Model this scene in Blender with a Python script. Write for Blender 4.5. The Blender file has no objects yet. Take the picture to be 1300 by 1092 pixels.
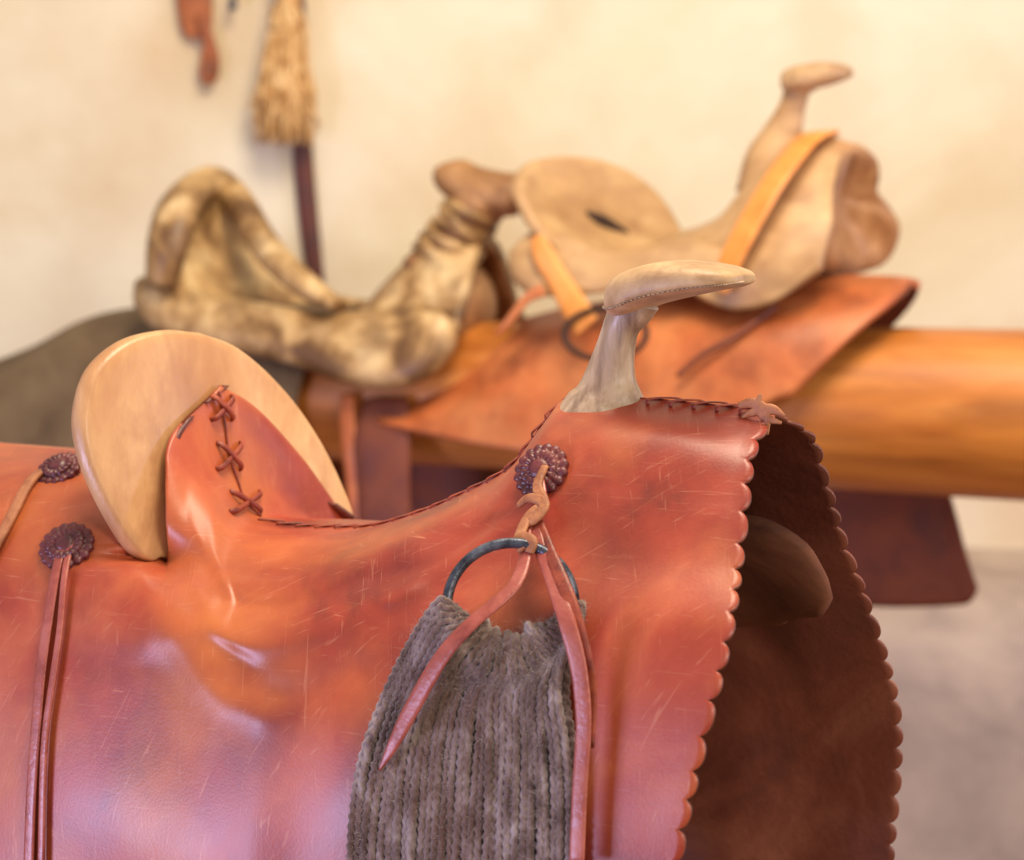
import bpy, math, random
import numpy as np
from mathutils import Vector, Matrix
from mathutils.bvhtree import BVHTree
random.seed(4); rng=np.random.RandomState(7)
sc=bpy.context.scene
try:
    sc.view_settings.view_transform='Standard'
except Exception: pass
# ---------------------------------------------------------------- camera
C=np.array([0,0,1.4]); TH=math.radians(6); LENS=80.0; FP=LENS/36*1300
R_=np.array([1.,0,0]); F_=np.array([0,math.cos(TH),-math.sin(TH)]); U_=np.array([0,math.sin(TH),math.cos(TH)])
cd=bpy.data.cameras.new("camera"); cam=bpy.data.objects.new("camera",cd); sc.collection.objects.link(cam)
cam.location=C; cam.rotation_euler=(math.pi/2-TH,0,0); cd.lens=LENS; cd.sensor_width=36
cd.dof.use_dof=True; cd.dof.focus_distance=1.40; cd.dof.aperture_fstop=6.5; cd.clip_start=.05
sc.camera=cam
def ray(px,py): return R_*(px-650)/FP+U_*(546-py)/FP+F_
def proj(P):
    d=np.asarray(P)-C; z=d@F_
    return 650+FP*(d@R_)/z, 546-FP*(d@U_)/z
def atd(px,py,y):
    r=ray(px,py); return C+r*(y/r[1])
class Frame:
    def __init__(s,O,a):
        s.O=np.array([O[0],O[1],0.]); a=math.radians(a)
        s.U=np.array([math.cos(a),-math.sin(a),0]); s.V=np.array([math.sin(a),math.cos(a),0]); s.a=a
    def W(s,px,py,v=0.):
        r=ray(px,py); t=(v-(C-s.O)@s.V)/(r@s.V); return C+r*t
    def loc(s,P):
        d=np.asarray(P)-s.O; return np.stack([d@s.U,d@s.V,d[...,2]],-1)
    def wor(s,L):
        L=np.asarray(L,float); return s.O+L[...,0:1]*s.U+L[...,1:2]*s.V+L[...,2:3]*np.array([0,0,1.])
    def L(s,px,py,v=0.): return s.loc(s.W(px,py,v))
# ---------------------------------------------------------------- mesh helpers
class MB:
    def __init__(s): s.v=[]; s.f=[]
    def add(s,v,f):
        o=len(s.v); s.v+= [tuple(map(float,p)) for p in v]; s.f+=[tuple(i+o for i in q) for q in f]; return s
def catm(P,n=8):
    P=np.asarray(P,float); k=len(P); out=[]
    for i in range(k-1):
        p0=P[i-1] if i>0 else 2*P[0]-P[1]; p1=P[i]; p2=P[i+1]; p3=P[i+2] if i+2<k else 2*P[-1]-P[-2]
        for j in range(n):
            t=j/n
            out.append(.5*((2*p1)+(-p0+p2)*t+(2*p0-5*p1+4*p2-p3)*t*t+(-p0+3*p1-3*p2+p3)*t**3))
    out.append(P[-1]); return np.array(out)
def pchip(P,n):
    P=np.asarray(P,float); k=len(P); d=P[1:]-P[:-1]; m=np.zeros_like(P)
    m[0]=d[0]; m[-1]=d[-1]
    a=d[:-1]; b=d[1:]; ok=a*b>0
    m[1:-1]=np.where(ok,2*a*b/np.where(ok,a+b,1),0)
    out=[]
    for i in range(k-1):
        for j in range(n):
            t=j/n
            out.append((2*t**3-3*t*t+1)*P[i]+(t**3-2*t*t+t)*m[i]+(-2*t**3+3*t*t)*P[i+1]+(t**3-t*t)*m[i+1])
    out.append(P[-1]); return np.array(out)
def nz(v): v=np.asarray(v,float); return v/(np.linalg.norm(v)+1e-12)
def sweep(path,hw,ht,nrm,seg=16,n=0,power=1.0,twist=None,rfun=None):
    path=np.asarray(path,float); m=len(path)
    hw=np.broadcast_to(np.asarray(hw,float),(m,)); ht=np.broadcast_to(np.asarray(ht,float),(m,))
    nrm=np.broadcast_to(np.asarray(nrm,float),(m,3))
    A=np.concatenate([path,hw[:,None],ht[:,None],nrm],1)
    if n: A=catm(A,n)
    path=A[:,:3]; hw=np.maximum(A[:,3],1e-5); ht=np.maximum(A[:,4],1e-5); nrm=A[:,5:]
    T=np.gradient(path,axis=0); vs=[]; m=len(path)
    for i in range(m):
        t=nz(T[i]); s=nz(np.cross(t,nrm[i])); q=np.cross(s,t)
        for j in range(seg):
            a=2*math.pi*j/seg; c=math.cos(a); d=math.sin(a)
            c=math.copysign(abs(c)**power,c); d=math.copysign(abs(d)**power,d)
            k=1 if rfun is None else rfun(i,a)
            vs.append(path[i]+s*hw[i]*c*k+q*ht[i]*d*k)
    f=[]
    for i in range(m-1):
        for j in range(seg):
            k=(j+1)%seg; f.append((i*seg+j,i*seg+k,(i+1)*seg+k,(i+1)*seg+j))
    f.append(tuple(range(seg-1,-1,-1))); f.append(tuple((m-1)*seg+j for j in range(seg)))
    return vs,f
def tube(path,r,seg=10,n=0,rfun=None):
    path=np.asarray(path,float); d=path[-1]-path[0]
    h=np.array([0.31,0.22,0.92]) if abs(nz(d)[2])<.8 else np.array([.1,-1,.05])
    return sweep(path,r,r,h,seg,n,rfun=rfun)
def polar(rings):
    vs=[];f=[];st=[]
    for r in rings: st.append(len(vs)); vs+=list(r)
    for a in range(len(rings)-1):
        A=rings[a];B=rings[a+1];sa=st[a];sb=st[a+1]
        if len(A)==1:
            n=len(B)
            for j in range(n): f.append((sa,sb+j,sb+(j+1)%n))
        elif len(B)==1:
            n=len(A)
            for j in range(n): f.append((sa+j,sb,sa+(j+1)%n))
        else:
            n=len(A)
            for j in range(n): k=(j+1)%n; f.append((sa+j,sb+j,sb+k,sa+k))
    return vs,f
def setp(o,label=None,category=None,group=None,kind=None):
    for k,v in dict(label=label,category=category,group=group,kind=kind).items():
        if v: o[k]=v
def empty(name,loc,label,category):
    e=bpy.data.objects.new(name,None); sc.collection.objects.link(e); e.location=loc; e.empty_display_size=.05
    setp(e,label,category); return e
def mk(name,v,f,mats,parent=None,smooth=True,solid=0,label=None,category=None,kind=None,merge=0,sub=0,flipto=None,recalc=True,rim=0):
    v=np.array(v,float)
    if parent is not None:
        q=parent; org=np.zeros(3)
        while q is not None: org=org+np.array(q.location); q=q.parent
        loc=(0,0,0)
    else:
        org=np.array([(v[:,0].min()+v[:,0].max())/2,(v[:,1].min()+v[:,1].max())/2,v[:,2].min()]); loc=org
    me=bpy.data.meshes.new(name); me.from_pydata([tuple(p) for p in v-org],[],f); me.update()
    if recalc or merge:
        import bmesh
        bm=bmesh.new(); bm.from_mesh(me)
        if merge: bmesh.ops.remove_doubles(bm,verts=bm.verts,dist=merge)
        if recalc: bmesh.ops.recalc_face_normals(bm,faces=bm.faces)
        if flipto is not None:
            s=0
            bm.normal_update()
            for fc in bm.faces:
                c=fc.calc_center_median()
                s+=fc.normal.dot(Vector(flipto(np.array(c)+org)))*fc.calc_area()
            if s<0: bmesh.ops.reverse_faces(bm,faces=bm.faces)
        bm.to_mesh(me); bm.free()
    if not isinstance(mats,(list,tuple)): mats=[mats]
    for m in mats: me.materials.append(m)
    if smooth:
        for p in me.polygons: p.use_smooth=True
    o=bpy.data.objects.new(name,me); sc.collection.objects.link(o)
    o.location=loc
    if parent is not None: o.parent=parent
    if solid:
        s=o.modifiers.new("solid","SOLIDIFY"); s.thickness=abs(solid); s.offset=-1
        if len(mats)>1: s.material_offset=1; s.material_offset_rim=rim
    if sub:
        s=o.modifiers.new("sub","SUBSURF"); s.levels=sub; s.render_levels=sub
    setp(o,label,category,None,kind)
    return o
def srgb(r,g,b):
    f=lambda c:(c/255/12.92 if c/255<=.04045 else ((c/255+.055)/1.055)**2.4)
    return (f(r),f(g),f(b),1)
def mat(name,cols,scale=8,rough=.5,bump=.2,bscale=80,stretch=(1,1,1),coat=0,detail=8,fine=None,fscale=60,ffac=.3,fine2=None,f2scale=12,f2fac=.5,metal=0,sheen=0,spec=.5,dist=.5,bdist=.002,lo=.3,hi=.7,scratch=None,rvar=.1):
    m=bpy.data.materials.new(name); m.use_nodes=True; nt=m.node_tree; N=nt.nodes; Lk=nt.links
    b=N["Principled BSDF"]; tc=N.new("ShaderNodeTexCoord"); mp=N.new("ShaderNodeMapping"); mp.inputs["Scale"].default_value=stretch
    Lk.new(tc.outputs["Object"],mp.inputs["Vector"])
    n=N.new("ShaderNodeTexNoise"); n.inputs["Scale"].default_value=scale; n.inputs["Detail"].default_value=detail; n.inputs["Roughness"].default_value=.6; n.inputs["Distortion"].default_value=dist
    Lk.new(mp.outputs[0],n.inputs["Vector"])
    cr=N.new("ShaderNodeValToRGB"); Lk.new(n.outputs["Fac"],cr.inputs[0]); e=cr.color_ramp.elements
    k=len(cols)
    e[0].position=lo; e[0].color=cols[0]; e[1].position=hi; e[1].color=cols[-1]
    for i in range(1,k-1):
        x=e.new(lo+(hi-lo)*i/(k-1)); x.color=cols[i]
    out=cr.outputs[0]
    def mix(fac,a,bcol,mode='MIX'):
        x=N.new("ShaderNodeMix"); x.data_type='RGBA'; x.blend_type=mode
        if isinstance(fac,float): x.inputs[0].default_value=fac
        else: Lk.new(fac,x.inputs[0])
        Lk.new(a,x.inputs[6])
        if isinstance(bcol,tuple): x.inputs[7].default_value=bcol
        else: Lk.new(bcol,x.inputs[7])
        return x.outputs[2]
    for fi,fs_,ff_,off_ in ((fine,fscale,ffac,0),(fine2,f2scale,f2fac,7.3)):
        if fi:
            mo=N.new("ShaderNodeMapping"); mo.inputs["Location"].default_value=(off_,off_,0); mo.inputs["Scale"].default_value=stretch; Lk.new(tc.outputs["Object"],mo.inputs["Vector"])
            n2=N.new("ShaderNodeTexNoise"); n2.inputs["Scale"].default_value=fs_; n2.inputs["Detail"].default_value=6; Lk.new(mo.outputs[0],n2.inputs["Vector"])
            r2=N.new("ShaderNodeMapRange"); r2.inputs[1].default_value=.46; r2.inputs[2].default_value=.70; r2.inputs[4].default_value=ff_; Lk.new(n2.outputs["Fac"],r2.inputs[0])
            out=mix(r2.outputs[0],out,fi)
    if scratch:
        for k_,(rot,sx) in enumerate([((.3,.9,.5),(14,300,14)),((1.1,.2,-.7),(280,13,18)),((-.5,.6,1.4),(14,320,22)),((.2,-.8,.3),(20,18,340))]):
            mq=N.new("ShaderNodeMapping"); mq.inputs["Rotation"].default_value=rot; mq.inputs["Scale"].default_value=sx; mq.inputs["Location"].default_value=(k_*3.1,1,k_)
            Lk.new(tc.outputs["Object"],mq.inputs["Vector"])
            ns=N.new("ShaderNodeTexNoise"); ns.inputs["Scale"].default_value=1.6; ns.inputs["Detail"].default_value=2; ns.inputs["Distortion"].default_value=1.2; Lk.new(mq.outputs[0],ns.inputs["Vector"])
            rs=N.new("ShaderNodeMapRange"); rs.inputs[1].default_value=.66; rs.inputs[2].default_value=.82; rs.inputs[4].default_value=.34; Lk.new(ns.outputs["Fac"],rs.inputs[0])
            out=mix(rs.outputs[0],out,scratch)
    Lk.new(out,b.inputs["Base Color"])
    b.inputs["Roughness"].default_value=rough; b.inputs["Metallic"].default_value=metal
    b.inputs["Specular IOR Level"].default_value=spec
    b.inputs["Coat Weight"].default_value=coat; b.inputs["Coat Roughness"].default_value=.3
    if sheen: b.inputs["Sheen Weight"].default_value=sheen
    if rvar:
        rr=N.new("ShaderNodeMapRange"); rr.inputs[1].default_value=.3; rr.inputs[2].default_value=.7; rr.inputs[3].default_value=rough-rvar; rr.inputs[4].default_value=rough+rvar
        Lk.new(n.outputs["Fac"],rr.inputs[0]); Lk.new(rr.outputs[0],b.inputs["Roughness"])
    if bump:
        n3=N.new("ShaderNodeTexNoise"); n3.inputs["Scale"].default_value=bscale; n3.inputs["Detail"].default_value=5; Lk.new(mp.outputs[0],n3.inputs["Vector"])
        bp=N.new("ShaderNodeBump"); bp.inputs["Strength"].default_value=bump; bp.inputs["Distance"].default_value=bdist; Lk.new(n3.outputs["Fac"],bp.inputs["Height"]); Lk.new(bp.outputs[0],b.inputs["Normal"])
    return m
M_leather=mat("red_leather",[srgb(112,42,32),srgb(148,54,36),srgb(164,64,42),srgb(180,84,52),srgb(190,102,66)],scale=7,rough=.42,bump=.12,bscale=520,coat=.08,fine=srgb(108,38,36),fscale=13,ffac=.6,fine2=srgb(204,116,58),f2scale=9,f2fac=.7,scratch=srgb(220,156,120),bdist=.001,lo=.3,hi=.7,rvar=.06)
M_inner=mat("leather_underside",[srgb(80,38,32),srgb(116,60,46),srgb(142,84,64)],scale=11,rough=.45,bump=.25,bscale=200)
M_gap=mat("slot_shade_dark_iron",[srgb(40,24,18),srgb(66,40,28)],scale=14,rough=.8,bump=.2)  # slot shade put into the colour; also the dark tone of the ring
M_dark=mat("dark_leather",[srgb(66,28,34),srgb(96,38,44),srgb(122,54,52)],scale=50,rough=.42,bump=.3,bscale=300,coat=.1)
M_lace=mat("lace_leather",[srgb(90,32,24),srgb(138,54,34),srgb(164,76,46)],scale=60,rough=.5,bump=.3,bscale=300)
M_string=mat("string_leather",[srgb(132,58,50),srgb(158,76,64),srgb(178,98,84)],scale=40,rough=.38,bump=.3,bscale=250,coat=.2)
M_tan=mat("tan_thong",[srgb(130,76,48),srgb(164,102,66),srgb(186,128,88)],scale=60,rough=.6,bump=.4,bscale=300)
M_cantle=mat("cantle_wood",[srgb(180,128,84),srgb(206,160,112),srgb(222,184,140)],scale=9,rough=.42,bump=.2,bscale=220,stretch=(2.2,1,.8),fine=srgb(150,98,62),fscale=24,ffac=.65,fine2=srgb(174,116,72),f2scale=7,f2fac=.7,coat=.1)
M_horn=mat("horn_rawhide",[srgb(104,80,64),srgb(168,140,114),srgb(204,178,150)],scale=26,rough=.40,bump=.4,bscale=90,stretch=(2,2,.35),coat=.15,fine=srgb(100,72,54),fscale=60,ffac=.6)
M_cap=mat("horn_wood",[srgb(160,124,88),srgb(192,156,114),srgb(212,182,142)],scale=26,rough=.5,bump=.25,bscale=200,coat=0,fine=srgb(138,98,66),fscale=50,ffac=.65)
M_iron=mat("iron_ring",[srgb(46,46,54),srgb(88,92,106),srgb(120,124,138)],scale=60,rough=.35,bump=.3,bscale=300,metal=.7)
M_mohair=mat("mohair_cord",[srgb(76,56,52),srgb(124,102,98),srgb(172,154,152)],scale=70,rough=.9,bump=1,bscale=1200,sheen=.4,stretch=(1,1,.5),bdist=.001,spec=.1,lo=.34,hi=.66,fine=srgb(104,70,52),fscale=20,ffac=.8)
M_fuzz=mat("mohair_fuzz",[srgb(124,100,90),srgb(204,188,180)],scale=60,rough=.9,bump=0,sheen=.3,spec=.1)
M_bar=mat("tree_bar_wood",[srgb(62,34,26),srgb(98,58,42),srgb(122,76,56)],scale=20,rough=.7,bump=.3,bscale=100,stretch=(.4,1,1),spec=.2)
M_log=mat("varnished_log",[srgb(158,84,30),srgb(200,122,50),srgb(218,146,74)],scale=11,rough=.45,bump=.3,bscale=30,stretch=(.16,1,1),coat=.08,fine=srgb(128,64,24),fscale=34,ffac=.6,fine2=srgb(226,162,96),f2scale=20,f2fac=.4)
M_treewood=mat("bare_tree_wood",[srgb(154,114,74),srgb(188,148,102),srgb(206,172,126)],scale=14,rough=.5,bump=.3,bscale=90,stretch=(.5,1,1),fine=srgb(128,86,54),fscale=26,ffac=.6,coat=.08)
M_rawhide=mat("mottled_rawhide",[srgb(104,72,42),srgb(152,116,72),srgb(190,154,106),srgb(216,186,138)],scale=13,rough=.5,bump=.4,bscale=50,lo=.36,hi=.62,fine=srgb(92,60,34),fscale=20,ffac=.65)
M_cord=mat("old_wood",[srgb(116,74,44),srgb(162,116,72),srgb(194,150,104)],scale=16,rough=.55,bump=.4,bscale=80)
M_oleather=mat("orange_leather",[srgb(146,74,36),srgb(184,98,52),srgb(206,124,70)],scale=9,rough=.48,bump=.3,bscale=120,fine=srgb(120,56,30),fscale=24,ffac=.65,fine2=srgb(212,140,88),f2scale=12,f2fac=.5)
M_oleather_in=mat("brown_leather",[srgb(76,34,22),srgb(108,50,32),srgb(128,66,42)],scale=12,rough=.6,bump=.3,bscale=120)
M_ostrap=mat("orange_strap",[srgb(205,122,52),srgb(226,146,70),srgb(236,164,90)],scale=20,rough=.45,bump=.15,bscale=120)
M_blanket=mat("olive_canvas",[srgb(78,58,40),srgb(104,82,58),srgb(126,104,76)],scale=9,rough=.8,bump=.4,bscale=150)
M_rope=mat("straw_rope",[srgb(160,112,60),srgb(206,160,100),srgb(234,200,148)],scale=60,rough=.8,bump=.6,bscale=120,stretch=(2,2,.6),lo=.36,hi=.62)
M_redstrap=mat("wall_strap",[srgb(120,60,28),srgb(160,86,42),srgb(180,106,58)],scale=20,rough=.55,bump=.2,bscale=120)
M_stick=mat("maroon_stick",[srgb(70,28,18),srgb(104,46,30)],scale=20,rough=.5,bump=.2,bscale=100)
M_wall=mat("plaster_wall",[srgb(218,198,160),srgb(230,215,184),srgb(236,225,200)],scale=1.3,rough=.9,bump=.3,bscale=9,bdist=.02,fine=srgb(200,160,110),fscale=2.6,ffac=.5,spec=.1,lo=.35,hi=.6)
M_ledge=mat("adobe_ledge",[srgb(146,130,122),srgb(182,162,146),srgb(204,184,164)],scale=4,rough=.9,bump=.5,bscale=20,bdist=.01,spec=.1)
M_floor=mat("earth_floor",[srgb(120,90,64),srgb(158,124,92)],scale=4,rough=.9,bump=.5,bscale=30,spec=.1)
# ================================================================= FOREGROUND SADDLE
O1=atd(790,500,1.42); f1=Frame(O1,28)
E1=empty("saddle",tuple(f1.W(560,1000,0)),"red-brown leather covered saddle with pale wooden horn and cantle","saddle")
ct=f1.L(258,424,0); cb=f1.L(310,670,0); lean=(ct[0]-cb[0])/(ct[2]-cb[2])
def csurf(v,z):
    v=np.asarray(v,float); K=np.where(v<0,-1.55,-.15)
    return cb[0]+lean*(z-cb[2])+K*v*v
def onC(px,py,off=0.):
    r=ray(px,py); o=f1.loc(C); d=f1.loc(C+r)-o
    g=lambda t:(o[0]+d[0]*t)-csurf(o[1]+d[1]*t,o[2]+d[2]*t)-off
    ts=np.linspace(1.0,1.95,800); gv=np.array([g(t) for t in ts]); s=np.where(np.sign(gv[1:])!=np.sign(gv[:-1]))[0]
    if len(s)==0: t=ts[np.argmin(abs(gv))]
    else:
        a,b=ts[s[0]],ts[s[0]+1]
        for _ in range(30):
            m=(a+b)/2
            if g(a)*g(m)<=0: b=m
            else: a=m
        t=(a+b)/2
    return o+d*t
outp=[(258,424),(215,421),(166,434),(125,470),(108,525),(113,575),(130,622),(154,668),(176,700),(194,712),(212,708),(260,722),(330,720),(400,718),(446,705),(452,664),(434,612),(408,560),(376,512),(338,470),(300,440)]
oc=np.array([onC(*p) for p in outp])
out=catm(np.vstack([oc[:,1:],oc[:1,1:]]),6)[:-1]
cen=np.array([.0,(out[:,1].max()+out[:,1].min())/2])
def cring(s,off,grow=0.):
    p=cen+(out-cen)*s
    if grow:
        d=out-cen; p=p+d/np.linalg.norm(d,axis=1)[:,None]*grow
    u=csurf(p[:,0],p[:,1])+off
    return f1.wor(np.stack([u,p[:,0],p[:,1]],-1))
TCK=.0135
rings=[cring(1e-4,-.0)[:1]]+[cring(s,0) for s in (.2,.4,.6,.8,.92)]+[cring(1,0,-.0022),cring(1,-.0007,-.0006),cring(1,-.0025,0.0004),cring(1,-.0066,.0008),cring(1,-.011,.0),cring(1,-TCK,-.003)]+[cring(s,-TCK-.001) for s in (.8,.5,.2)]+[cring(1e-4,-TCK-.001)[:1]]
cv,cf=polar(rings); mk("cantle",cv,cf,M_cantle,E1,label="pale tan rounded wooden cantle plate")
cbv=BVHTree.FromPolygons([tuple(map(float,p)) for p in cv],cf)
# leather cover
W=lambda px,py,v: f1.L(px,py,v)
T=lambda px,py: onC(px,py,.004)
def Tc(py):
    t=(py-424)/(670-424); p=f1.L(258+52*t,py,0); return np.array([csurf(0,p[2])+.004,0,p[2]])
vb=[-.142,-.157,-.168,-.176,-.18]
def lower(xs,ys,dv=0):
    q=[W(x,y,a+dv) for x,y,a in zip(xs,ys,vb)]; q.append(q[-1]+(q[-1]-q[-2])*1.1); return q
cols=[]
cols.append([W(-70,556,0),W(-85,590,-.06),W(-95,632,-.095),W(-100,685,-.12)]+lower((-108,-116,-122,-128,-132),(750,845,950,1050,1170)))
cols.append([W(35,566,0),W(15,597,-.06),W(3,640,-.097),W(-4,690,-.123)]+lower((-12,-22,-30,-38,-44),(757,850,950,1050,1170)))
cols.append([W(115,574,0),W(92,604,-.06),W(90,648,-.095),W(100,695,-.120)]+lower((88,66,50,42,34),(763,851,950,1050,1170)))
cols.append([W(190,586,0),W(165,612,-.05),W(172,650,-.086),W(186,692,-.112)]+lower((172,146,130,120,112),(766,852,950,1050,1170)))
GAP=3
cols.append([Tc(487),T(216,545),T(206,608),T(214,700)]+lower((204,186,172,162,152),(766,852,950,1050,1170)))
c5=T(246,706)
cols.append([Tc(548),T(247,600),T(240,650),(c5+W(246,706,-.118))/2]+lower((236,222,208,198,190),(772,856,950,1050,1170)))
cols.append([Tc(610),W(272,640,-.060),W(266,682,-.092),W(268,728,-.118)]+lower((260,250,238,228,222),(782,860,950,1050,1170)))
cols.append([W(328,657,0),W(300,682,-.062),W(288,714,-.098),W(290,745,-.121)]+lower((282,274,264,254,248),(795,865,950,1050,1170)))
cols.append([W(375,667,0),W(337,692,-.064),W(314,726,-.102),W(304,765,-.125)]+lower((300,296,288,280,272),(812,875,955,1050,1170),.0))
cols.append([W(455,669,0),W(408,692,-.062),W(376,726,-.100),W(355,770,-.124)]+lower((345,335,325,316,308),(822,886,960,1050,1170)))
cols.append([W(530,651,0),W(487,677,-.058),W(455,714,-.095),W(432,762,-.119)]+lower((416,402,390,378,368),(820,888,962,1050,1170),.003))
cols.append([W(590,625,0),W(552,658,-.055),W(524,702,-.09),W(502,754,-.115)]+lower((484,468,454,440,428),(816,886,962,1050,1170),.005))
cols.append([W(650,591,0),W(617,633,-.05),W(592,686,-.083),W(570,746,-.108)]+lower((552,534,518,502,488),(811,882,962,1050,1170),.009))
cols.append([W(688,540,0),W(662,582,-.045),W(640,648,-.075),W(620,722,-.102)]+lower((602,582,564,546,530),(796,876,960,1050,1170),.012))
cols.append([W(722,505,0),W(700,548,-.045),W(682,620,-.073),W(664,705,-.098)]+lower((648,630,612,592,574),(790,872,960,1050,1170),.014))
cols.append([W(800,505,0),W(768,548,-.047),W(754,625,-.075),W(740,706,-.098)]+lower((726,710,692,672,654),(790,870,960,1050,1170),.016))
cols.append([W(880,512,0),W(858,555,-.046),W(846,632,-.073),W(834,712,-.096)]+lower((822,806,786,764,744),(790,870,960,1050,1170),.018))
cols.append([W(940,518,0),W(917,565,-.044),W(908,640,-.070),W(899,716,-.093)]+lower((889,875,853,831,810),(790,866,956,1046,1170),.019))
cols.append([W(974,523,0),W(948,572,-.042),W(938,645,-.068),W(929,718,-.091)]+lower((919,904,882,860,838),(790,862,952,1044,1170),.019))
G=np.array(cols)
GF=G.copy(); GF[...,1]*=-1
GF[4][1]=T(328,520); GF[4][2]=T(386,584); GF[4][3]=T(448,666)
GF[5][1]=T(335,570); GF[5][2]=T(378,616); GF[5][3]=T(442,674)
GF[6][1]=T(340,625); GF[6][2]=T(378,648); GF[6][3]=onC(440,680,.008)
GF[7][1]=onC(362,656,.012); GF[7][2]=onC(400,668,.016)
fe=[(1022,552,.042),(1042,610,.068),(1064,685,.092),(1090,752,.116),(1116,830,.140),(1133,905,.160),(1133,985,.172),(1125,1075,.180)]
for k,(x_,y_,v_) in enumerate(fe):
    GF[18][k+1]=W(x_,y_,v_); GF[17][k+1]=W(x_-32,y_+2,v_+.001); GF[16][k+1]=W(x_-88,y_+4,v_+.003)
for c_ in (16,17,18): GF[c_][9]=GF[c_][8]+(GF[c_][8]-GF[c_][7])*1.1
NC,NR=8,36
def dens(G):
    A=np.array([catm(G[i],NR) for i in range(len(G))]); A=pchip(A,NC); return A
A=dens(G); A[:,0,1]=0; B=dens(GF); B[:,0]=A[:,0]
CC,RR=A.shape[:2]
i0=(GAP+1)*NC; i1=(GAP+9)*NC; q0=NR/24
Pw=f1.wor(A); dep=(Pw-C)@F_
sm=dep.copy()
ii=np.arange(CC)[:,None]; jj=np.arange(RR)[None,:]
reg=np.clip((i1-ii)/24,0,1)*np.clip((jj-4)/(20*q0),0,1)*np.clip((5.5*NR-jj)/(60*q0),0,1)*(ii>=i0)
lowf=np.clip((jj-(3*NR-16))/14,0,1)
reg=reg*(1-lowf*(1-np.clip((ii-i0)/14,0,1)))
for _ in range(300):
    s2=sm.copy()
    s2[i0+1:-1,1:-1]=(sm[i0:-2,1:-1]+sm[i0+2:,1:-1]+sm[i0+1:-1,:-2]+sm[i0+1:-1,2:])/4
    s2[i0,1:-1]=(sm[i0,:-2]+sm[i0,2:]+sm[i0+1,1:-1]+sm[i0,1:-1])/4
    sm=sm*(1-reg)+s2*reg
# rear leather: lies behind the cantle tip wherever the two overlap
hit=np.full(sm.shape,-1.)
for i in range(0,i0+1):
    for j in range(0,4*NR):
        d=nz(Pw[i,j]-C); h=cbv.ray_cast(Vector(C),Vector(d))
        if h[0] is not None: hit[i,j]=(np.array(h[0])-C)@F_
need=(hit>0)&(jj<int(3.6*NR))
sm=np.where(need,np.maximum(sm,hit+.007),sm)
rg=np.clip((ii-(GAP-1.5)*NC)/6,0,1)*np.clip((jj-1.5*NR)/10,0,1)*np.clip((4.6*NR-jj)/40,0,1)*(ii<=i0+8)*np.clip((i0+8-ii)/6,0,1)
rg=rg*np.where(ii>=i0,(jj>3*NR-1)*1.0,1.0)
for _ in range(40):
    s2=sm.copy()
    s2[1:-1,1:-1]=(sm[:-2,1:-1]+sm[2:,1:-1]+sm[1:-1,:-2]+sm[1:-1,2:])/4
    sm=sm*(1-rg)+s2*rg
    sm=np.where(need&(ii<i0),np.maximum(sm,hit+.006),sm)
Pn=C+(Pw-C)*(sm/dep)[...,None]
A2=f1.loc(Pn); A2[:,0,1]=0
cm=(ii>=i0)&(ii<=(GAP+4)*NC)&(jj<=3*NR-1)
lim=csurf(A2[...,1],A2[...,2])+.0045
A2[...,0]=np.where(cm&(A2[...,0]<lim),lim,A2[...,0])
A=A2
B[:,0]=A[:,0]
P=f1.wor(A); PX,PY=proj(P)
def dpoly(PX,PY,poly):
    D=np.full(PX.shape,1e9)
    for (x0,y0),(x1,y1) in zip(poly[:-1],poly[1:]):
        dx,dy=x1-x0,y1-y0; t=np.clip(((PX-x0)*dx+(PY-y0)*dy)/(dx*dx+dy*dy),0,1)
        D=np.minimum(D,np.hypot(PX-x0-t*dx,PY-y0-t*dy))
    return D
def cr(poly,amp,w):
    poly=[tuple(p) for p in catm(np.array(poly,float),5)]
    return amp*np.exp(-(dpoly(PX,PY,poly)/w)**2)
disp=cr([(290,738),(360,732),(430,716),(530,688)],.0028,12)+cr([(280,766),(350,772),(420,752),(500,722)],-.0032,12)\
 +cr([(262,798),(340,815),(430,790),(520,748)],.0036,18)+cr([(300,870),(370,880),(450,850)],-.0024,24)\
 +cr([(470,742),(540,716),(620,668)],-.0028,10)+cr([(500,760),(570,720),(640,670)],.0028,12)+cr([(610,740),(640,690),(660,640)],-.0025,16)\
 +cr([(240,760),(268,810),(320,850)],-.0022,15)+cr([(225,810),(262,866),(330,905)],.0024,22)
scl=np.clip(-A[...,1]/.06,0,1)
disp=(disp+.0015*np.sin(A[...,0]*34+A[...,2]*17+1)*np.sin(A[...,2]*28-A[...,0]*12))*scl
A[...,1]-=disp
for X,ph_ in ((A,0.),(B,2.)):
    edge=X[-1]; sl=np.concatenate([[0],np.cumsum(np.linalg.norm(np.diff(edge,axis=0),axis=1))])
    per=.0180; wsl=sl+.0014*np.sin(sl*95+ph_)+.0012*np.sin(sl*41+ph_)
    fr=(wsl/per)%1; sca=np.sqrt(np.clip(1-np.abs(2*fr-1)**2.2,0,1))*.0068
    for k in range(2): X[CC-1-k,:,0]+=sca*(1-k/2)
def gridfaces(CC,RR,skip):
    f=[]
    for i in range(CC-1):
        for j in range(RR-1):
            if skip(i,j): continue
            f.append((i*RR+j,(i+1)*RR+j,(i+1)*RR+j+1,i*RR+j+1))
    return f
fs=gridfaces(CC,RR,lambda i,j: GAP*NC<=i<(GAP+1)*NC and j<3*NR-1)
Vn=f1.wor(A).reshape(-1,3); Vf=f1.wor(B).reshape(-1,3)
mb=MB(); mb.add(Vn,fs); mb.add(Vf,fs)
def outw(p):
    l=f1.loc(p); return (f1.V*math.copysign(1,l[1])*.9+np.array([0,0,.4]))
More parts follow.
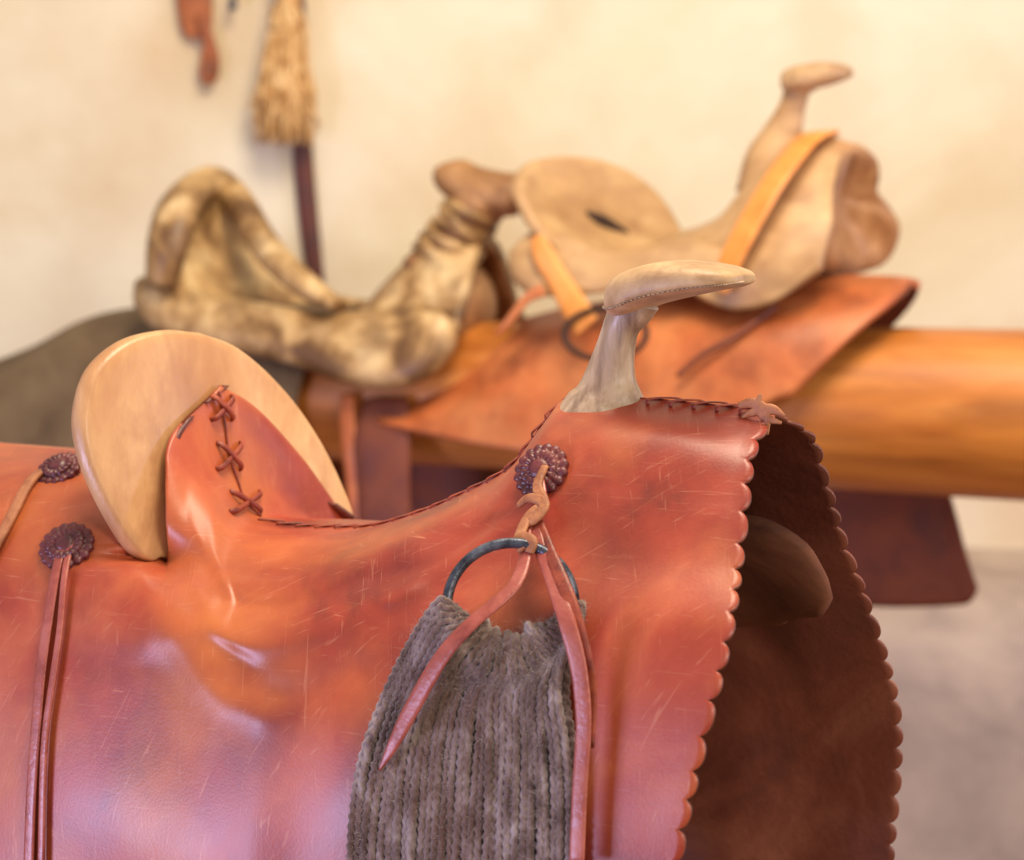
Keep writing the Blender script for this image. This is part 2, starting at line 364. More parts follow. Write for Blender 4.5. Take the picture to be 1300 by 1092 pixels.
cover=mk("leather_cover",mb.v,mb.f,[M_leather,M_inner],E1,solid=.0020,merge=.0003,flipto=outw,rim=1,label="red-brown leather seat and skirts with scalloped edge")
bvh=BVHTree.FromPolygons([tuple(p) for p in Vn],fs)
def S(px,py,off=.003):
    r=nz(ray(px,py)); h=bvh.ray_cast(Vector(C),Vector(r))
    if h[0] is None: h=bvh.find_nearest(Vector(C+r*1.4))
    n=np.array(h[1]); 
    if n@r>0: n=-n
    return np.array(h[0])+n*off, n
def Ribbon(mb,pts,hw,ht=.0011,off=.003,n=8,seg=10,offs=None):
    pp=[];nn=[]
    P2=catm(np.array(pts,float),n)
    if offs is None: offs=[off]*len(pts)
    O2=catm(np.array(offs,float)[:,None],n)[:,0]
    H2=catm(np.broadcast_to(np.array(hw,float),(len(pts),))[:,None],n)[:,0]
    for (x,y),o in zip(P2,O2):
        p,nn_=S(x,y,0); p=p-nz(ray(x,y))*o; pp.append(p); nn.append(nn_)
    pp=np.array(pp); nn=np.array(nn)
    for _ in range(3):
        pp[1:-1]=(pp[:-2]+2*pp[1:-1]+pp[2:])/4; nn[1:-1]=(nn[:-2]+2*nn[1:-1]+nn[2:])/4
    v,f=sweep(pp,H2,ht,nn,seg,0,power=.6); mb.add(v,f)
allb=BVHTree.FromPolygons([tuple(p) for p in Vn]+[tuple(p) for p in Vf],fs+[tuple(i+len(Vn) for i in q) for q in fs])
def cpt(px,py,off):
    r=nz(ray(px,py)); h=allb.ray_cast(Vector(C),Vector(r)); return np.array(h[0])+f1.U*off-r*off*.3
mb=MB(); ridge=f1.wor(A[:,0]); rx,ry=proj(ridge)
seg_=ridge[(GAP+4)*NC:]; sx=rx[(GAP+4)*NC:]
cl=np.concatenate([[0],np.cumsum(np.linalg.norm(np.diff(seg_,axis=0),axis=1))])
step=.0155; line=[]
for s in np.arange(.004,cl[-1]-.002,step):
    p=np.array([np.interp(s,cl,seg_[:,i]) for i in range(3)]); q=np.array([np.interp(s+step*.9,cl,seg_[:,i]) for i in range(3)])
    x=np.interp(s,cl,sx); line.append((p+q)/2+np.array([0,0,.0002]))
    if 715<x<815: continue
    big=1.6 if x>815 else .95
    up=np.array([0,0,1.]); w=.0055*big
    a=p-f1.V*w; b=q+f1.V*w; m=(p+q)/2+up*.0010*big
    mb.add(*sweep([a-up*.0025,a+up*.0008,m,b+up*.0008,b-up*.003],.0015*big,.0007,up,8,4))
mb.add(*sweep(line,.0006,.0006,np.array([0,0,1.]),6,3))
mk("lacing",mb.v,mb.f,M_lace,E1,label="thin dark red leather lacing along the seat seam")
mb=MB()
XS=[(281,518,13,15),(290,579,15,17),(311,637,19,13)]
for (cx,cy,r,ry_) in XS:
    for sg in (1,-1):
        a=cpt(cx-r,cy-sg*ry_,.0006);b=cpt(cx,cy,.0038+(.0012 if sg>0 else 0));c=cpt(cx+r,cy+sg*ry_,.0006)
        mb.add(*sweep([a-f1.U*.001,a+(b-a)*.15+f1.U*.0018,(a+b)/2+f1.U*.0016,b,(b+c)/2+f1.U*.0016,c+(b-c)*.15+f1.U*.0018,c-f1.U*.001],[.0018,.0021,.0022,.0021,.0022,.0021,.0018],.0011,f1.U,8,4,power=.7))
for pts in ([(277,496),(281,518),(286,548),(290,579),(300,608),(311,637),(330,655)],):
    mb.add(*sweep([cpt(x,y,.0010) for x,y in pts],.0009,.0008,f1.U,8,5))
mk("lacing",mb.v,mb.f,M_lace,E1,label="large crossed leather stitches up the cantle")
mb=MB()
def kp(px,py,v=-.012): return f1.W(px,py,v)
mb.add(*sweep([kp(938,515),kp(956,512),kp(972,524),kp(974,552)],[.002,.0035,.0035,.001],.0012,-f1.V,8,6))
mb.add(*sweep([kp(966,500),kp(962,515),kp(972,530),kp(992,537)],[.001,.003,.0032,.001],.0012,-f1.V,8,6))
mb.add(*sweep([kp(942,530),kp(960,522),kp(980,520),kp(996,528)],[.001,.003,.0034,.001],.0012,-f1.V,8,6))
mk("tie_knot",mb.v,mb.f,M_tan,E1,label="frayed brown leather tie")
# horn
def hornprof(fr,cap):
    pts=[]
    for x,t,b,hw in cap:
        Lt=fr.L(x,t,0); Lb=fr.L(x,b,0); pts.append([Lt[0],(Lt[2]+Lb[2])/2,(Lt[2]-Lb[2])/2,hw])
    return np.array(pts)
def make_cap(fr,rows,parent,m,name,label=None,pt=.7,pb=.7):
    R=catm(hornprof(fr,rows),5); vs=[];seg=36
    for u,zc,h,w in R:
        h=max(h,.0004); w=max(w,.0004)
        for j in range(seg):
            a=2*math.pi*j/seg; s=math.sin(a); c=math.cos(a)
            pw=pt if s>0 else pb
            vs.append(fr.wor([u,w*math.copysign(abs(c)**.8,c),zc-h*.25+ (h*1.25*abs(s)**pw if s>0 else -h*.75*abs(s)**pw)]))
    f=[]
    n=len(R)
    for i in range(n-1):
        for j in range(seg): k=(j+1)%seg; f.append((i*seg+j,i*seg+k,(i+1)*seg+k,(i+1)*seg+j))
    f.append(tuple(range(seg))); f.append(tuple((n-1)*seg+j for j in range(seg)))
    return mk(name,vs,f,m,parent,label=label)
caprows=[(777,366,388,.006),(780,358,397,.015),(790,349,401,.022),(807,341,398,.028),(832,334,388,.031),(862,330,380,.033),(893,332,373,.033),(918,336,368,.031),(935,341,365,.026),(944,345,362,.019),(948,348,360,.011),(949,351,358,.003)]
make_cap(f1,caprows,E1,M_cap,"horn_cap","pale beige wooden flat horn cap",pt=.6,pb=.8)
neck=[(770,532,76),(771,514,58),(773,500,46),(775,480,35),(779,456,28.5),(784,434,25),(789,415,24),(795,402,26),(802,390,29),(810,376,31)]
pp=[f1.W(x,y,0) for x,y,h in neck]; sc_=1.42/FP
hw=[h*sc_ for x,y,h in neck]
v,f=sweep(pp,hw,[h*.8 for h in hw],f1.V,40,6,rfun=lambda i,a:1+.02*math.cos(7*a+.08*i)); mk("horn_neck",v,f,M_horn,E1,label="grey-tan rawhide-wrapped horn neck")
mb=MB(); R=catm(hornprof(f1,caprows),5)
for i in range(4,len(R)-3):
    u,zc,h,w=R[i]
    a=math.pi+.35; c=-abs(math.cos(a))**.8; s=-abs(math.sin(a))**.8
    p=f1.wor([u,w*c,zc-h*.25+h*.75*s]); n=nz(-f1.V-np.array([0,0,.5]))
    mb.add(*tube([p-f1.U*.0011,p+n*.0008,p+f1.U*.0011],.0006,6))
mk("cap_stitching",mb.v,mb.f,M_horn,E1)
# tree under the cover (mostly hidden)
for s in (1,-1):
    base=[(-.38,.08,-.165,.02,.012),(-.28,.09,-.170,.04,.010),(-.15,.085,-.165,.04,.010),(-.02,.075,-.14,.045,.011),(.03,.066,-.125,.042,.012)]
    if s>0: base+=[(.065,.060,-.116,.046,.013),(.088,.057,-.118,.040,.012),(.105,.055,-.126,.026,.009),(.117,.054,-.134,.010,.005)]
    z0=O1[2]
    path=[f1.wor([u,s*vv,z0+zz_]) for u,vv,zz_,a_,b_ in base]
    nn=[nz(f1.V*s*.85+np.array([0,0,.5]))]*len(base)
    v,f=sweep(path,[b[3] for b in base],[b[4] for b in base],nn,16,5); mk("tree_bar",v,f,M_bar,E1,label="dark brown wooden tree bar under the leather")
prf=[(-.05,-.10),(-.04,-.065),(-.022,-.036),(0,-.026),(.022,-.036),(.04,-.065),(.05,-.10)]
path=[f1.wor([.02,vv,O1[2]+zz_]) for vv,zz_ in prf]
v,f=sweep(path,.028,.008,[f1.wor([0,vv,zz_])-f1.wor([0,0,-.1]) for vv,zz_ in prf],16,5)
mk("fork",v,f,M_bar,E1)
def rosette(c,n,r,parent,upv=np.array([0,0,1.]),asp=1.0):
    x=nz(np.cross(upv,n)); y=np.cross(n,x); N=128; th=np.arange(N)/N*2*math.pi
    def ring(s,h,sc=0,em=0):
        rr=r*s*(1+sc*np.abs(np.cos(8*th))) ; hh=h+em*(np.abs(np.cos(8*th)))
        return c+np.outer(rr*np.cos(th)*asp,x)+np.outer(rr*np.sin(th),y)+np.outer(hh,n)
    rings=[ring(.9,-.002,.12),ring(.92,.0012,.12),ring(.88,.0022,.12),ring(.78,.0018,.06,.0012),ring(.68,.0016,.0,.001),ring(.66,.0042,.06),ring(.60,.005,.06,.0008),ring(.45,.0046,0,.0012),ring(.34,.0042,0),ring(.32,.0056,0),ring(.18,.006,0),(c+n*.006)[None,:]]
    v,f=polar(rings); return mk("rosette",v,f,M_dark,parent,label="scalloped dark leather rosette")
rp,rn=S(689,600,.002); rosette(rp,nz(rn+np.array([0,0,-.1])),.0178,E1)
rp,rn=S(86,696,.002); rosette(rp,rn,.0185,E1)
rp,rn=S(76,601,.003); rosette(rp,nz(rn*.6-f1.V*.25),.0165,E1)
# iron ring
c0,n0=S(648,768,.006); n0=nz(n0*.35+nz(C-c0)*.75); c0=c0+n0*.014; c0=C+ray(648,768)*((c0-C)@F_); RR_=80*((c0-C)@F_)/FP
x=nz(np.cross([0,0,1.],n0)); y=np.cross(n0,x); th=np.linspace(0,2*math.pi,97)[:-1]
vs=[];f=[]
for a in th:
    d=x*math.cos(a)*1.02+y*math.sin(a); p=c0+d*RR_
    vs+=[p+(nz(d)*math.cos(b)+n0*math.sin(b))*.0032 for b in np.arange(12)/12*2*math.pi]
n=len(th)
for i in range(n):
    for j in range(12): f.append((i*12+j,((i+1)%n)*12+j,((i+1)%n)*12+(j+1)%12,i*12+(j+1)%12))
mk("rigging_ring",vs,f,M_iron,E1,label="grey iron rigging ring")
def ringp(a): return c0+(x*math.cos(a)+y*math.sin(a))*RR_
# mohair cinch
mb=MB(); fz=MB(); N=30
def cord(q,r0,sgn,ph,fuzz):
    m=len(q)
    mb.add(*tube(q,r0,9,rfun=lambda i_,a_:1+.19*math.cos(2*a_-sgn*i_*1.0+ph)))
    for _ in range(fuzz):
        j=rng.randint(0,m); d=nz(rng.normal(size=3))
        if d@ray(600,900)>0: d=-d
        p=q[j]+d*r0[j]*.9; d2=nz(d*.5+rng.normal(size=3)*.9); l_=rng.uniform(.0015,.0075); s_=nz(np.cross(d2,rng.normal(size=3)))*.00010
        fz.add([p-s_,p+s_,p+d2*l_+rng.normal(size=3)*.001],[(0,1,2)])
for layer in range(2):
  for i in range(N):
    t=i/(N-1)
    ang=math.radians(182+175*t)
    rp=ringp(ang); inw=nz(c0-rp)
    up_=.0045+.007*math.exp(-((t-.22)/.13)**2)+.007*math.exp(-((t-.78)/.13)**2)+.012*math.sin(math.pi*t)**1.5+rng.uniform(-.0024,.0024)
    a=[(510+(722-510)*t,868+12*math.sin(math.pi*t)),(474+(728-474)*t,950),(458+(732-458)*t,1040),(450+(733-450)*t,1160)]
    offs=np.array([.013,.011,.010,.010])-layer*.005+rng.uniform(-.0009,.0009)
    sp=[S(x_+(5 if layer else 0)+rng.uniform(-1.8,1.8),y_,o)[0] for (x_,y_),o in zip(a,offs)]
    if layer==0: first=[rp+inw*up_-n0*.003,rp+inw*(up_-.0008)+n0*.004,rp+inw*.002+n0*.0064,rp-inw*.006+n0*.0058]
    else: first=[rp+inw*.0048-n0*.003,rp-n0*.0060,rp-inw*.006-n0*.004]
    ctrl=np.array(first+sp); pp=catm(ctrl,16)
    cl=np.concatenate([[0],np.cumsum(np.linalg.norm(np.diff(pp,axis=0),axis=1))]); m=int(cl[-1]/.00095)
    q=np.stack([np.interp(np.linspace(0,cl[-1],m),cl,pp[:,k]) for k in range(3)],-1)
    wob=rng.uniform(0,6); 
    for k in range(m):
        q[k]+=x*.0007*math.sin(k*.05+wob)+n0*.0006*math.sin(k*.045+wob*2)
        h=bvh.find_nearest(Vector(q[k])); 
        if h[0] is not None:
            nn_=np.array(h[1]); 
            if nn_@ray(600,900)>0: nn_=-nn_
            dd=(q[k]-np.array(h[0]))@nn_
            lim_=.008-layer*.0045
            if dd<lim_: q[k]+=nn_*(lim_-dd)
    for _ in range(4): q[1:-1]=(q[:-2]+2*q[1:-1]+q[2:])/4
    r0=np.interp(np.linspace(0,1,m),[0,.1,.35,.6,1],[.0020,.0023,.0026,.0028,.0028])*rng.uniform(.88,1.12)
    cord(q,r0,(1 if i%2 else -1),rng.uniform(0,6),800 if layer==0 else 0)
ci=mk("cinch",mb.v,mb.f,M_mohair,E1,label="grey-brown braided mohair cinch")
mk("fuzz",fz.v,fz.f,M_fuzz,ci,recalc=False,smooth=False,kind="stuff")
# strings
mb=MB()
Ribbon(mb,[(684,606),(686,640),(668,672),(668,700),(652,745),(600,790),(560,835),(520,905),(497,950),(482,978)],[.0035,.0042,.0042,.0042,.0048,.0052,.0054,.0052,.0034,.0005],offs=[.009,.014,.022,.030,.036,.042,.040,.030,.026,.022])
mk("saddle_string",mb.v,mb.f,M_string,E1,label="pinkish leather thong tied to the iron ring")
mb=MB()
Ribbon(mb,[(676,650),(684,690),(702,735),(720,790),(735,850),(741,920),(736,1000),(732,1100)],[.0035,.0042,.0048,.0052,.0052,.005,.0048,.0048],offs=[.015,.026,.030,.030,.022,.018,.017,.017])
mk("saddle_string",mb.v,mb.f,M_string,E1)
mb=MB()
Ribbon(mb,[(680,655),(697,700),(722,760),(742,830),(750,880),(750,950)],[.0032,.004,.0044,.0045,.004,.002],offs=[.018,.028,.031,.022,.014,.012])
mk("saddle_string",mb.v,mb.f,M_lace,E1)
mb=MB()
Ribbon(mb,[(692,592),(682,618),(690,640),(672,655),(660,680),(664,698)],[.0025,.0034,.004,.004,.004,.0035],ht=.0014,offs=[.010,.013,.018,.022,.030,.034])
Ribbon(mb,[(658,642),(672,632),(692,640),(678,660),(660,668)],[.002,.003,.0035,.0035,.002],ht=.0014,offs=[.012,.017,.022,.025,.022])
Ribbon(mb,[(652,690),(662,682),(676,688),(672,702)],[.003,.0036,.0036,.003],ht=.0016,offs=[.030,.034,.034,.032])
mk("thong_knot",mb.v,mb.f,M_tan,E1,label="tan thong knot")
mb=MB()
Ribbon(mb,[(82,690),(72,720),(62,780),(52,850),(46,920),(40,1000),(36,1110)],[.003,.0036,.004,.0042,.0042,.0042,.004],offs=[.008,.007,.005,.005,.005,.005,.005])
mk("saddle_string",mb.v,mb.f,M_string,E1)
mb=MB()
Ribbon(mb,[(90,690),(82,730),(76,800),(66,870),(56,950),(52,1110)],[.0026,.0024,.0025,.0026,.0026,.0026],ht=.0012,offs=[.008,.007,.006,.006,.006,.006])
mk("saddle_string",mb.v,mb.f,M_string,E1)
mb=MB()
Ribbon(mb,[(80,596),(56,598),(38,612),(20,645),(2,680),(-20,720),(-40,780)],[.002,.0035,.0038,.004,.004,.004,.004],ht=.002,offs=[.009,.01,.008,.006,.006,.006,.006])
mk("saddle_string",mb.v,mb.f,M_tan,E1)
# log stand under the saddle
def logmesh(L0,L1,r0,r1,seg=40,n=40):
    vs=[];f=[]
    for i in range(n+1):
        t=i/n; r=r0+(r1-r0)*t
        rr=r
        if i in(0,n): rr=r*.93
        for j in range(seg):
            a=2*math.pi*j/seg; k=rr*(1+.012*math.sin(2*a+t*5)+.01*math.sin(3*a-t*9))
            vs.append((L0+(L1-L0)*t,k*math.cos(a),k*math.sin(a)))
    for i in range(n):
        for j in range(seg): k=(j+1)%seg; f.append((i*seg+j,i*seg+k,(i+1)*seg+k,(i+1)*seg+j))
    f.append(tuple(range(seg-1,-1,-1))); f.append(tuple(n*seg+j for j in range(seg)))
    return vs,f
def mklog(name,fr,L0,L1,z,r0,r1,m,parent=None,v=0,**kw):
    vs,f=logmesh(L0,L1,r0,r1); me=bpy.data.meshes.new(name); me.from_pydata(vs,[],f); me.materials.append(m)
    for p in me.polygons: p.use_smooth=len(p.vertices)==4
    o=bpy.data.objects.new(name,me); sc.collection.objects.link(o)
    o.location=tuple(fr.wor([0,v,z])-(np.array(parent.location) if parent else 0)); o.rotation_euler=(0,0,-fr.a)
    if parent: o.parent=parent
    for k,x in kw.items(): o[k]=x
    return o
zl1=O1[2]-.262
ST=empty("saddle_stand",tuple(f1.wor([-.1,0,0])),"brown wooden log stand carrying the red leather saddle","stand")
mklog("log",f1,-.75,.0,zl1,.075,.075,M_bar,ST)
def post(fr,u,ztop,r,parent,m):
    p=[fr.wor([u,0,z]) for z in (0,ztop*.33,ztop*.66,ztop)]
    v,f=tube(p,r,20,4); return mk("post",v,f,m,parent)
post(f1,-.06,zl1-.05,.05,ST,M_bar); post(f1,-.6,zl1-.05,.05,ST,M_bar)
# ================================================================= BACKGROUND
O2=np.array([.585,2.6,0]); f2=Frame(O2,22); ZL=1.4-.2555
RK=empty("saddle_rack",tuple(f2.wor([-.4,0,0])),"long varnished orange log rack on posts beside the wall","rack")
mklog("log",f2,-1.25,.9,ZL,.088,.107,M_log,RK)
post(f2,.72,ZL-.07,.06,RK,M_log); post(f2,-1.0,ZL-.05,.055,RK,M_log)
W2=lambda px,py,v=0.: f2.W(px,py,v); L2=lambda px,py,v=0.: f2.L(px,py,v)
def shell(fr,G,nc,nr,name,mats,parent,solid,mirror=True,skip=lambda i,j:False,**kw):
    G=np.array(G); A=np.array([catm(g,nr) for g in G]); A=catm(A,nc)
    fs=gridfaces(A.shape[0],A.shape[1],skip); mb=MB(); mb.add(fr.wor(A).reshape(-1,3),fs)
    if mirror:
        B=A.copy(); B[...,1]*=-1; mb.add(fr.wor(B).reshape(-1,3),fs)
    def ow(p):
        l=fr.loc(p); return fr.V*math.copysign(1,l[1])*.9+np.array([0,0,.5])
    return mk(name,mb.v,mb.f,mats,parent,solid=solid,merge=.0006,flipto=ow,**kw)
E2=empty("saddle",tuple(f2.wor([-.15,0,ZL+.1])),"bare pale wooden saddle tree on orange leather skirts","saddle")
G=[[L2(868,292,0),L2(858,300,-.03),L2(848,312,-.06),L2(845,326,-.085),L2(850,342,-.10)],
[L2(895,284,0),L2(880,294,-.035),L2(868,312,-.07),L2(864,338,-.10),L2(872,362,-.115)],
[L2(930,262,0),L2(910,278,-.04),L2(898,308,-.08),L2(893,350,-.11),L2(902,382,-.122)],
[L2(965,212,0),L2(942,243,-.04),L2(928,290,-.085),L2(920,350,-.12),L2(930,393,-.124)],
[L2(1015,170,0),L2(995,198,-.04),L2(985,258,-.088),L2(975,330,-.124),L2(970,388,-.124)],
[L2(1055,172,0),L2(1040,192,-.04),L2(1034,250,-.082),L2(1026,312,-.115),L2(1005,368,-.122)],
[L2(1080,183,0),L2(1066,205,-.035),L2(1057,245,-.07),L2(1055,290,-.10),L2(1038,338,-.118)]]
shell(f2,G,6,8,"fork",M_treewood,E2,.014,label="pale carved wooden fork and front bars")
fo=[(1064,180,-.02),(1085,180,.0),(1103,195,.025),(1107,218,.04),(1104,242,.05),(1120,262,.068),(1137,292,.08),(1131,322,.09),(1112,343,.09),(1080,350,.06),(1045,342,-.02),(1040,300,-.045),(1044,250,-.036),(1055,212,-.03)]
oc=np.array([L2(*p) for p in fo]); oc2=catm(np.vstack([oc,oc[:1]]),5)[:-1]; ce=oc2.mean(0); ce[2]+=.012
def ff_(s,off):
    p=ce+(oc2-ce)*s; p=p.copy(); p[:,0]+=off; return f2.wor(p)
rings=[ff_(1e-4,-.022)[:1],ff_(.25,-.018),ff_(.5,-.004),ff_(.7,.008),ff_(.85,.012),ff_(.95,.006),ff_(1.0,-.008),ff_(.98,-.03),ff_(.8,-.045),ff_(.4,-.045),ff_(1e-4,-.045)[:1]]
v,f=polar(rings); mk("fork_front",v,f,M_cord,E2,label="darker brown rounded front of the fork")
for s in (-1,1):
    b=[(L2(648,322,-.1),.004),(L2(662,325,-.105),.03),(L2(690,332,-.11),.043),(L2(725,340,-.112),.036),(L2(770,345,-.11),.026),(L2(820,338,-.105),.024),(L2(870,335,-.1),.03),(L2(920,335,-.1),.02)]
    P=np.array([x_[0] for x_ in b]); P[:,1]*=-s*1.0
    v,f=sweep(f2.wor(P),[x_[1] for x_ in b],[min(.010,x_[1]) for x_ in b],f2.V*s*.9+np.array([0,0,.35]),16,5)
    mk("tree_bar",v,f,M_treewood,E2)
outl=[(664,245,-.10),(668,222,-.08),(688,205,-.05),(725,199,-.02),(768,204,.01),(808,221,.035),(842,250,.055),(866,288,.06),(872,312,.04),(850,328,.0),(815,345,-.05),(770,345,-.09),(725,322,-.11),(688,290,-.115)]
oc=np.array([L2(*p) for p in outl]); oc2=catm(np.vstack([oc,oc[:1]]),5)[:-1]; ce=oc2.mean(0)
def dr(s,off,up=0):
    p=ce+(oc2-ce)*s; p=p.copy(); p[:,0]+=off-.034*(1-s*s)*1.0; return f2.wor(p)
rings=[dr(1e-4,0)[:1],dr(.3,0),dr(.6,0),dr(.85,0),dr(.96,0.0),dr(1,-.003),dr(1.01,-.009),dr(1,-.015),dr(.95,-.018),dr(.6,-.018),dr(.3,-.018),dr(1e-4,-.018)[:1]]
v,f=polar(rings); ca=mk("cantle",v,f,M_treewood,E2,label="pale oval wooden cantle with a hand slot")
bv=BVHTree.FromPolygons([tuple(map(float,p)) for p in v],f)
def onRay(px,py):
    r=nz(ray(px,py)); h=bv.ray_cast(Vector(C),Vector(r)); return np.array(h[0])
path=[onRay(744,270),onRay(757,283),onRay(776,291),onRay(797,296)]
vv,ff=sweep(path,[.004,.013,.011,.003],.0015,-f2.V,12,5); mk("hand_slot_shade",vv,ff,M_gap,ca,label="dark strip painted as the shade inside the slot")  # no hole cut: dark strip on the cantle face stands for the slot's shade
G=[[L2(800,318,0),L2(790,325,-.03),L2(780,335,-.06),L2(775,345,-.085)],[L2(835,306,0),L2(822,315,-.03),L2(812,328,-.06),L2(806,342,-.088)],[L2(875,291,0),L2(862,300,-.03),L2(852,314,-.06),L2(848,335,-.09)]]
shell(f2,G,5,5,"seat",M_treewood,E2,.01)
cap2=[(994,98,106,.006),(996,91,114,.018),(1008,85,117,.028),(1025,81,115,.034),(1045,79,110,.034),(1062,80,105,.029),(1075,83,100,.018),(1082,88,96,.005)]
make_cap(f2,cap2,E2,M_cap,"horn_cap")
nk=[(985,240,52),(984,205,40),(992,175,28),(1001,150,20),(1008,128,16.5),(1013,110,18),(1020,100,22)]
s2=2.72/FP
v,f=sweep([W2(x_,y_,0) for x_,y_,h in nk],[h*s2 for *_,h in nk],[h*s2*.8 for *_,h in nk],f2.V,20,6); mk("horn_neck",v,f,M_treewood,E2)
def flat(fr,pts,hw,ht=.002,nrm=None,n=6):
    P=[fr.W(*p) for p in pts]; nrm=-fr.V if nrm is None else nrm
    return sweep(P,hw,ht,nrm,10,n,power=.6)
v,f=flat(f2,[(1054,172,.0),(1045,168,-.02),(1022,180,-.058),(990,220,-.098),(962,265,-.122),(935,315,-.138),(922,345,-.144),(918,372,-.144)],[.012,.015,.016,.016,.016,.016,.015,.006],.0022,nrm=-f2.V*.85+np.array([0,0,.5])-f2.U*.2)
mk("strap",v,f,M_ostrap,E2,label="bright orange leather strap")
v,f=flat(f2,[(682,300,-.125),(690,325,-.128),(708,355,-.13),(728,388,-.14),(745,415,-.155)],[.008,.014,.014,.017,.018],.003); mk("strap",v,f,M_ostrap,E2,label="bright orange leather strap")
v,f=flat(f2,[(690,368,-.137),(668,380,-.142),(648,405,-.148),(630,425,-.15)],[.008,.006,.005,.002],.003); mk("strap",v,f,M_oleather,E2)
def torus(c,n0,R,r,ax=None,sq=1):
    x=nz(np.cross([0,0,1.],n0)); y=np.cross(n0,x); vs=[];f=[];n=40
    for i in range(n):
        a=2*math.pi*i/n; d=x*math.cos(a)+y*math.sin(a)*sq; 
        for j in range(8):
            b=2*math.pi*j/8; vs.append(c+d*R+(nz(d)*math.cos(b)+n0*math.sin(b))*r)
    for i in range(n):
        for j in range(8): f.append((i*8+j,((i+1)%n)*8+j,((i+1)%n)*8+(j+1)%8,i*8+(j+1)%8))
    return vs,f
v,f=torus(W2(768,424,-.162),nz(-f2.V+np.array([0,0,.25])),.05,.004,sq=.6); mk("rigging_ring",v,f,M_gap,E2,label="dark iron ring")
GS=[[L2(560,470,0),L2(530,505,-.06),L2(498,520,-.10),L2(478,532,-.13)],
[L2(640,415,0),L2(612,455,-.07),L2(590,505,-.12),L2(570,556,-.145)],
[L2(720,390,0),L2(690,425,-.08),L2(668,490,-.13),L2(655,572,-.155)],
[L2(820,375,0),L2(790,410,-.08),L2(770,480,-.13),L2(755,575,-.155)],
[L2(930,362,0),L2(900,395,-.08),L2(880,460,-.13),L2(862,560,-.155)],
[L2(1050,350,0),L2(1020,382,-.075),L2(985,430,-.12),L2(955,520,-.145)],
[L2(1128,350,0),L2(1122,365,-.05),L2(1070,415,-.105),L2(985,505,-.14)],
[L2(1155,352,0),L2(1148,366,-.045),L2(1095,412,-.10),L2(1003,497,-.14)]]
shell(f2,GS,6,10,"leather_skirt",[M_oleather,M_oleather_in],E2,.010,mirror=True,label="orange-brown leather skirt draped over the log")
v,f=tube([W2(x_,y_,v_) for x_,y_,v_ in [(985,388,-.092),(960,408,-.112),(925,432,-.130),(890,452,-.142),(860,478,-.152)]],.0035,8,6); mk("rein",v,f,M_oleather_in,E2)
G=[[L2(1040,600,.135),L2(1050,660,.14),L2(1060,720,.145),L2(1065,766,.15)],[L2(1120,600,.135),L2(1125,660,.14),L2(1130,720,.145),L2(1135,770,.15)],[L2(1180,590,.135),L2(1190,650,.14),L2(1200,720,.145),L2(1208,768,.15)],[L2(1192,590,.132),L2(1206,650,.137),L2(1220,715,.142),L2(1232,764,.147)],[L2(1195,590,.13),L2(1212,645,.135),L2(1228,705,.14),L2(1242,748,.145)]]
shell(f2,G,6,6,"fender",[M_oleather_in,M_oleather_in],E2,.005,mirror=False,label="dark red-brown leather fender hanging behind the log")
G=[[L2(380,520,.12),L2(385,600,.135),L2(390,700,.14)],[L2(480,530,.12),L2(485,600,.13),L2(490,700,.135)],[L2(680,530,.12),L2(680,600,.135),L2(680,700,.14)]]
shell(f2,G,6,6,"fender",[M_oleather_in,M_oleather_in],E2,.005,mirror=False)
v,f=flat(f2,[(490,505,-.11),(485,560,-.13),(487,620,-.132),(490,700,-.13)],[.03,.038,.036,.036],.003); mk("stirrup_leather",v,f,M_oleather_in,E2,label="brown leather strap hanging down")
v,f=flat(f2,[(440,500,-.11),(443,560,-.125),(450,620,-.128),(455,700,-.128)],[.01,.011,.011,.011],.003); mk("stirrup_leather",v,f,M_oleather,E2)
# ---------------- rawhide tree
E3=empty("saddle",tuple(f2.wor([-.75,0,ZL+.1])),"old mottled rawhide saddle tree with worn wooden horn","saddle")
for s in (-1,1):
    b=[(L2(178,358,-.11),.01),(L2(198,380,-.115),.03),(L2(250,404,-.12),.035),(L2(320,416,-.12),.035),(L2(390,430,-.12),.038),(L2(450,440,-.12),.050),(L2(510,440,-.12),.056),(L2(550,422,-.115),.044),(L2(568,402,-.11),.012)]
    P=np.array([x_[0] for x_ in b]); P[:,1]*=-s
    v,f=sweep(f2.wor(P),[x_[1] for x_ in b],[min(.022,x_[1]) for x_ in b],f2.V*s*.8+np.array([0,0,.5]),18,6)
    mk("tree_bar",v,f,M_rawhide,E3)
outl=[(210,350,-.14),(212,300,-.13),(224,258,-.10),(245,232,-.06),(272,224,-.02),(300,238,.02),(326,272,.05),(350,312,.075),(376,348,.09),(404,378,.09),(370,392,.03),(310,395,-.04),(250,380,-.1)]
oc=np.array([L2(*p) for p in outl]); oc2=catm(np.vstack([oc,oc[:1]]),5)[:-1]; ce=oc2.mean(0)
def dr3(s,off):
    p=ce+(oc2-ce)*s; p=p.copy(); p[:,0]+=off-.012*(1-s**3); return f2.wor(p)
rings=[dr3(1e-4,0)[:1],dr3(.3,0),dr3(.55,0),dr3(.75,0),dr3(.88,.0),dr3(.95,.003),dr3(1,0),dr3(1.01,-.008),dr3(1,-.018),dr3(.9,-.022),dr3(.6,-.022),dr3(.3,-.022),dr3(1e-4,-.022)[:1]]
v,f=polar(rings); mk("cantle",v,f,M_rawhide,E3,label="mottled cream and brown rawhide cantle")
P=[W2(*p) for p in [(204,362,-.14),(213,310,-.135),(226,266,-.105),(248,240,-.06),(272,232,-.02),(294,245,.0),(312,270,-.03),(330,302,-.06),(358,336,-.09),(393,366,-.11),(430,388,-.12)]]
